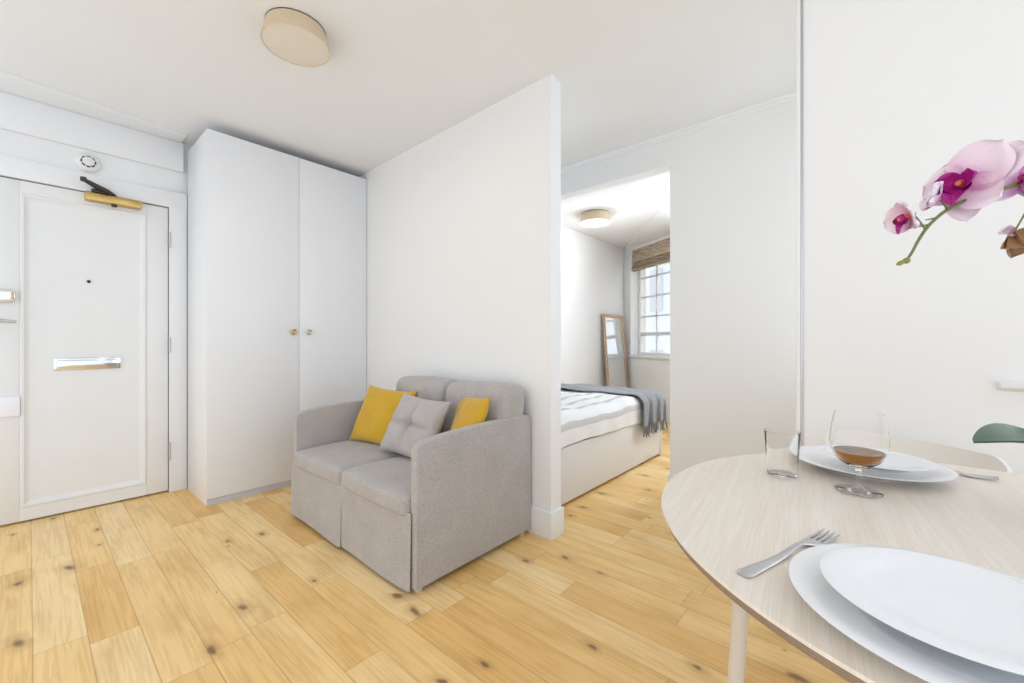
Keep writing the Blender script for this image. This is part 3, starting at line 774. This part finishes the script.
# wine glass and tumbler ----------------------------------------------------
wg = empty('wine_glass', (1.063, .022, TZ), 'stemmed wine glass with a little amber drink in front of the far plate', 'glass')
c = (1.060, .020, TZ+.0006)
MB().lathe([(0, 0), (.036, 0), (.0375, .0012), (.036, .0024), (.015, .004), (.006, .010), (.0042, .018), (.004, .036), (.006, .044), (.018, .050), (.034, .062), (.0435, .080), (.046, .100), (.043, .128), (.0375, .155), (.0365, .155), (.042, .128), (.0445, .100), (.042, .081), (.033, .0635), (.017, .0525), (0, .050)], c, 72).build('glass_body', M['glass'], wg, 50)
MB().lathe([(0, .0506), (.0168, .0530), (.0326, .0642), (.0405, .0795), (0, .0800)], c, 64).build('drink', M['amber'], wg, 40)
tm = MB().lathe([(0, 0), (.026, 0), (.0285, .002), (.034, .094), (.0343, .0955), (.0332, .0955), (.0322, .094), (.027, .008), (.025, .006), (0, .006)], (1.085, .150, TZ+.0006), 64)
tag(tm.build('tumbler', M['glass'], None, 50), 'clear straight-sided tumbler near the back edge of the table', 'glass')

# ---------------------------------------------------------------- dining chair behind the table
ch = empty('dining_chair', (1.48, -.08, 0), 'cream chair with low curved back pushed in behind the table, against the white wall', 'chair')
MB().prism([(1.31, -.20), (1.31, .01), (1.34, .04), (1.60, .05), (1.635, .02), (1.585, -.20), (1.55, -.23), (1.34, -.23)], .43, .455, 'z', .006, 2).build('seat', M['chair'], ch)
def bk(u, v):
    # curved backrest, rounded at the corners: u across, v up
    y = .115-.365*u; k = 1-abs(2*u-1)
    d = .022*max(0, 1-k/.12)**2
    return (1.653-2.1*(y-.02)**2+.02*v, y, .615+d+(.1405-2*d)*v)
MB().grid(bk, 48, 10, thick=.013).build('backrest', M['chair'], ch, 60)
for (x, y, tx, ty, h) in ((1.35, -.19, 1.34, -.205, .435), (1.35, .0, 1.345, .005, .435), (1.59, .02, 1.64, .03, .435), (1.56, -.19, 1.62, -.205, .435)):
    MB().tube([(tx, ty, 0), (x, y, h)], [.010, .013], 14).build('leg', M['chair'], ch)
for p in ([(1.600, .030, .44), (1.645, .035, .58), (1.668, .036, .70)], [(1.555, -.185, .44), (1.572, -.188, .58), (1.594, -.19, .70)]):
    MB().tube(p, .009, 12).build('back_post', M['chair'], ch)

# ---------------------------------------------------------------- orchid
PT = Vector((1.085, -.262))
orc = empty('potted_orchid', (PT.x, PT.y, TZ), 'pink and white moth orchid arching in from the right above the table', 'orchid')
MB().lathe([(0, 0), (.042, 0), (.046, .004), (.058, .112), (.058, .118), (.054, .118), (.050, .10), (0, .095)], (PT.x, PT.y, TZ), 56).build('pot', M['pot'], orc)
MB().lathe([(0, .1), (.03, .105), (.051, .098), (.0505, .094), (0, .094)], (PT.x, PT.y, TZ), 32).build('bark', M['bark'], orc)
def leaf(base, tip, rise, hw, roll=0.0):
    base, tip = Vector(base), Vector(tip); d = tip-base; side = Vector((-d.y, d.x, 0)).normalized()
    def fn(u, v):
        w = hw*(math.sin(PI*min(1, .12+u*.88)**.8))**.75 if u < .999 else 0
        q = 2*v-1
        p = base+d*u+Vector((0, 0, rise*math.sin(PI*u)))+side*(w*q*math.cos(roll))
        p.z += abs(q)*w*.36+w*q*math.sin(roll)
        return p
    MB().grid(fn, 28, 12, thick=.0025).build('leaf', M['leaf'], orc, 60)
leaf((PT.x-.005, PT.y+.005, .850), (.962, -.120, .878), .012, .048, -.13)
leaf((PT.x+.01, PT.y-.01, .86), (1.215, -.385, .87), .06, .034)
leaf((PT.x+.008, PT.y+.0, .86), (1.235, -.25, .88), .05, .032)
leaf((PT.x-.01, PT.y-.01, .86), (1.0, -.405, .88), .05, .033)
SP = [(PT.x, PT.y, .83), (1.098, -.272, .95), (1.104, -.282, 1.08), (1.098, -.278, 1.20), (1.078, -.255, 1.275), (1.050, -.222, 1.300), (1.014, -.180, 1.282), (.990, -.152, 1.271), (.968, -.126, 1.262), (.953, -.110, 1.254), (.933, -.086, 1.238), (.917, -.067, 1.216), (.906, -.055, 1.193), (.899, -.047, 1.172), (.894, -.041, 1.161)]
def smooth_path(p, it=2):
    p = [Vector(q) for q in p]
    for _ in range(it):
        q = [p[0]]
        for a, c in zip(p, p[1:]): q += [a*.75+c*.25, a*.25+c*.75]
        p = q+[p[-1]]
    return p
sp = smooth_path(SP); n = len(sp)
MB().tube(sp, [.0042-.0024*i/(n-1) for i in range(n)], 10).build('flower_spike', M['stem'], orc)
def frame(f, up):
    f = Vector(f).normalized(); up = Vector(up); r = f.cross(up).normalized(); u = r.cross(f)
    return r, u, f        # right (seen from behind), up, facing
def petal_bm(b, o, axis, nrm, length, width, cup, shape=1.0, back=0.0):
    """one petal from o along axis, facing nrm; uv.x runs from base to tip"""
    axis = axis.normalized(); nrm = (nrm-axis*nrm.dot(axis)).normalized(); sd = axis.cross(nrm)
    t = bmesh.new(); uvl = t.loops.layers.uv.new('UVMap'); nu, nv = 16, 10; V = []
    for i in range(nu+1):
        u = i/nu; row = []
        w = max(.0006, width/2*max(0.0, 1-abs(2*(.03+.97*u)**shape-1)**2.3)**.5)
        for j in range(nv+1):
            q = 2*j/nv-1
            p = o+axis*(length*(u-.05*q*q*u))+sd*(w*q)+nrm*(cup*(q*q*w*1.2)+back*length*u*u+.0025*math.sin(q*5+u*7)*u)
            row.append(t.verts.new(p))
        V.append(row)
    for i in range(nu):
        for j in range(nv):
            f = t.faces.new([V[i][j], V[i+1][j], V[i+1][j+1], V[i][j+1]])
            for l, (a, c) in zip(f.loops, ((i, j), (i+1, j), (i+1, j+1), (i, j+1))): l[uvl].uv = (a/nu, c/nv)
    bmesh.ops.recalc_face_normals(t, faces=t.faces[:])
    b.merge(t)
def flower(c, face, up, size, ped, openness=1.0, lip=1.0, petals=None):
    """petals: (angle in the flower's plane, length, width, kind)"""
    c = Vector(c); r, u, f = frame(face, up)
    top = MB().tube(smooth_path([ped, (Vector(ped)+c)/2+Vector((0, 0, .004)), c-f*.004], 2), .0016, 8).build('flower', M['stem'], orc)
    L = .048*size; bk_ = .45*(1-openness)
    petals = petals or [(90, 1.0, .78, 'sepal'), (-32, 1.0, .72, 'sepal'), (212, 1.0, .72, 'sepal'), (12, 1.12, 1.25, 'petal'), (168, 1.12, 1.25, 'petal')]
    for a, ln, wd, kind in petals:
        ax = r*math.cos(R(a))+u*math.sin(R(a)); b = MB()
        petal_bm(b, c+f*(.002 if kind == 'petal' else -.002), ax+f*bk_, f, L*ln, L*wd, .16, .85, .09); b.build(kind, M['petal'], top, 70)
    if lip:
        b = MB(); o = c+f*.006-u*.003; q = L*lip
        petal_bm(b, o, (f*.9-u*.45), u, q*.60, q*.40, .5, 1.0, -.25)
        for s in (1, -1): petal_bm(b, o, (r*s*.75+f*.62+u*.28), (f*.3-r*s), q*.44, q*.40, .4, .9, .2)
        b.build('lip', M['lip'], top, 60)
        MB().tube([c, c+f*.008*lip+u*.003, c+f*.015*lip+u*.001], [.0036*lip, .0044*lip, .0026*lip], 12).build('column', M['column'], top)
# camera-relative directions are only used to reason about the photo: these are plain world vectors
RT = Vector((.653, -.757, 0)); FW = Vector((.757, .653, 0)); UP = Vector((0, 0, 1))
flower((.957, -.107, 1.277), -RT*.86-FW*.50+UP*.02, UP+RT*.05, 1.28, (.975, -.136, 1.266), 1.0, 1.35,
       [(70, .75, .75, 'sepal'), (150, 1.35, .85, 'sepal'), (262, .95, .70, 'sepal'), (15, .75, 1.0, 'petal'), (128, 1.15, 1.2, 'petal'), (215, .85, .9, 'petal')])
flower((.899, -.047, 1.228), -RT*.93+FW*.20-UP*.25, UP, .70, (.915, -.064, 1.208), .15, 1.2)
flower((.928, -.078, 1.256), -RT*.75+FW*.5+UP*.45, UP, .60, (.936, -.089, 1.240), .35, 0)
flower((1.020, -.176, 1.286), -RT*.35-FW*.85-UP*.1, UP+RT*.1, .98, (1.018, -.186, 1.283))
flower((1.060, -.222, 1.262), RT*.5-FW*.8, UP, 1.0, (1.045, -.217, 1.298))
# wilted flower hanging under the spike
b = MB()
wc = Vector((1.012, -.170, 1.196))
petal_bm(b, wc+UP*.012, -RT*.6-UP*.8, -FW, .036, .034, .9); petal_bm(b, wc+UP*.012, RT*.5-UP*.9, -FW, .040, .036, .8); petal_bm(b, wc+UP*.012, -UP, -FW-RT*.5, .042, .030, .9, 1, -.2)
wl = b.build('wilted_flower', M['wilt'], orc, 60)
MB().tube(smooth_path([(1.030, -.199, 1.291), (1.024, -.188, 1.25), tuple(wc+UP*.012)], 2), .0013, 8).build('pedicel', M['stem'], wl)
b = MB(); petal_bm(b, wc+UP*.010, -RT-UP*.05, -FW+UP*.3, .026, .018, .5); b.build('faded_petal', M['petal'], wl, 60)
# buds at the tip
for p, q, sz in (((.8965, -.0442, 1.1625), (.8905, -.0365, 1.1572), .0048), ((.8915, -.0385, 1.1590), (.8835, -.0285, 1.1535), .0036)):
    p, q = Vector(p), Vector(q); d = q-p
    pts = [p+d*(k/8) for k in range(9)]
    MB().tube(pts, [max(.0006, sz*math.sin(PI*(.08+.90*k/8))**.7) for k in range(9)], 12).build('bud', M['bud'], orc)
for a, c in (((.9175, -.0675, 1.2165), (.897, -.044, 1.2105)), ((.925, -.0765, 1.227), (.914, -.0635, 1.2235))):
    MB().tube([a, c], [.0014, .0009], 8).build('stalk', M['stem'], orc)

# ---------------------------------------------------------------- pale building seen through the bedroom window
bd = empty('building', tuple(wp(.5, 5.0, 0)), 'pale building outside the bedroom window', 'building')
b = MB(); b.box(-7, 8, 5.0, 6.0, -4, 6.5, M=MW); b.build('facade', M['facade'], bd, 0)
for i in range(-5, 7):
    for z in (-.6, 2.0):
        MB().box(i*1.25, i*1.25+.62, 4.96, 5.0, z, z+1.35, M=MW).build('facade_window', M['facade_win'], bd, 0)

# ---------------------------------------------------------------- light
w = bpy.data.worlds.new('overcast'); S.world = w; w.use_nodes = True
bg = w.node_tree.nodes['Background']; bg.inputs[1].default_value = 1.0
g = N(w.node_tree, 'ShaderNodeTexCoord'); dp = N(w.node_tree, 'ShaderNodeVectorMath', operation='DOT_PRODUCT'); dp.inputs[1].default_value = (.75, -.66, 0)
w.node_tree.links.new(g.outputs['Generated'], dp.inputs[0])      # overcast daylight, a little cooler on the window side
w.node_tree.links.new(ramp(w.node_tree, math_(w.node_tree, 'MULTIPLY_ADD', dp.outputs['Value'], .5, .5), [(.15, (.86, .865, .86, 1)), (.75, (.82, .955, 1.16, 1))]), bg.inputs[0])
def area(name, loc, look, sx, sy, power, col):
    l = bpy.data.lights.new(name, 'AREA'); l.shape = 'RECTANGLE'; l.size = sx; l.size_y = sy; l.energy = power; l.color = col
    o = bpy.data.objects.new(name, l); COL.objects.link(o); o.location = loc
    o.rotation_euler = (Vector(look)-Vector(loc)).to_track_quat('-Z', 'Y').to_euler(); return o
pq = wp((WQ0+WQ1)/2, .45, 1.6); area('bedroom_fill', pq, wp((WQ0+WQ1)/2, -2, 1.3), 1.0, 1.4, 46, (.90, .97, 1.06))  # fill lamp added outside the extra bedroom window
area('kitchen_fill', (2.34, -.22, 1.55), (2.34, 2, 1.45), .8, 1.4, 2.6, (.93, .98, 1.0))  # fill for the inner wall, added outside the extra kitchen window
area('window_daylight', (2.25, -.9, 1.6), (.5, -.6, 1.2), 1.2, 1.4, 5, (.95, .98, 1.0))
pl = bpy.data.lights.new('bedroom_lamp_light', 'POINT'); pl.energy = 4.5; pl.color = (1, .96, .92); pl.shadow_soft_size = .12
o = bpy.data.objects.new('bedroom_lamp_light', pl); COL.objects.link(o); o.location = (4.03, 2.285, HC-.22)

l = area('living_lamp_fill', (.78, 1.945, HC-.10), (.78, 1.946, 0), .25, .25, 1.5, (1, .97, .93)); l.data.shape = 'DISK'  # weak fill added under the living room lamp, which is modelled unlit

# ---------------------------------------------------------------- camera
cd = bpy.data.cameras.new('camera'); cam = bpy.data.objects.new('camera', cd); COL.objects.link(cam)
cd.sensor_fit = 'HORIZONTAL'; cd.sensor_width = 36; cd.lens = 417/1024*36; cd.clip_start = .02
cam.location = (0, 0, 1.034)
ang = math.atan2(872-512, 417)
fwd = Vector((math.cos(ang), math.sin(ang), 0))
cam.rotation_euler = fwd.to_track_quat('-Z', 'Y').to_euler()
S.camera = cam
S.view_settings.view_transform = 'Standard'; S.view_settings.look = 'None'
S.view_settings.gamma = 1; S.view_settings.use_curve_mapping = False
S.view_settings.exposure = .57
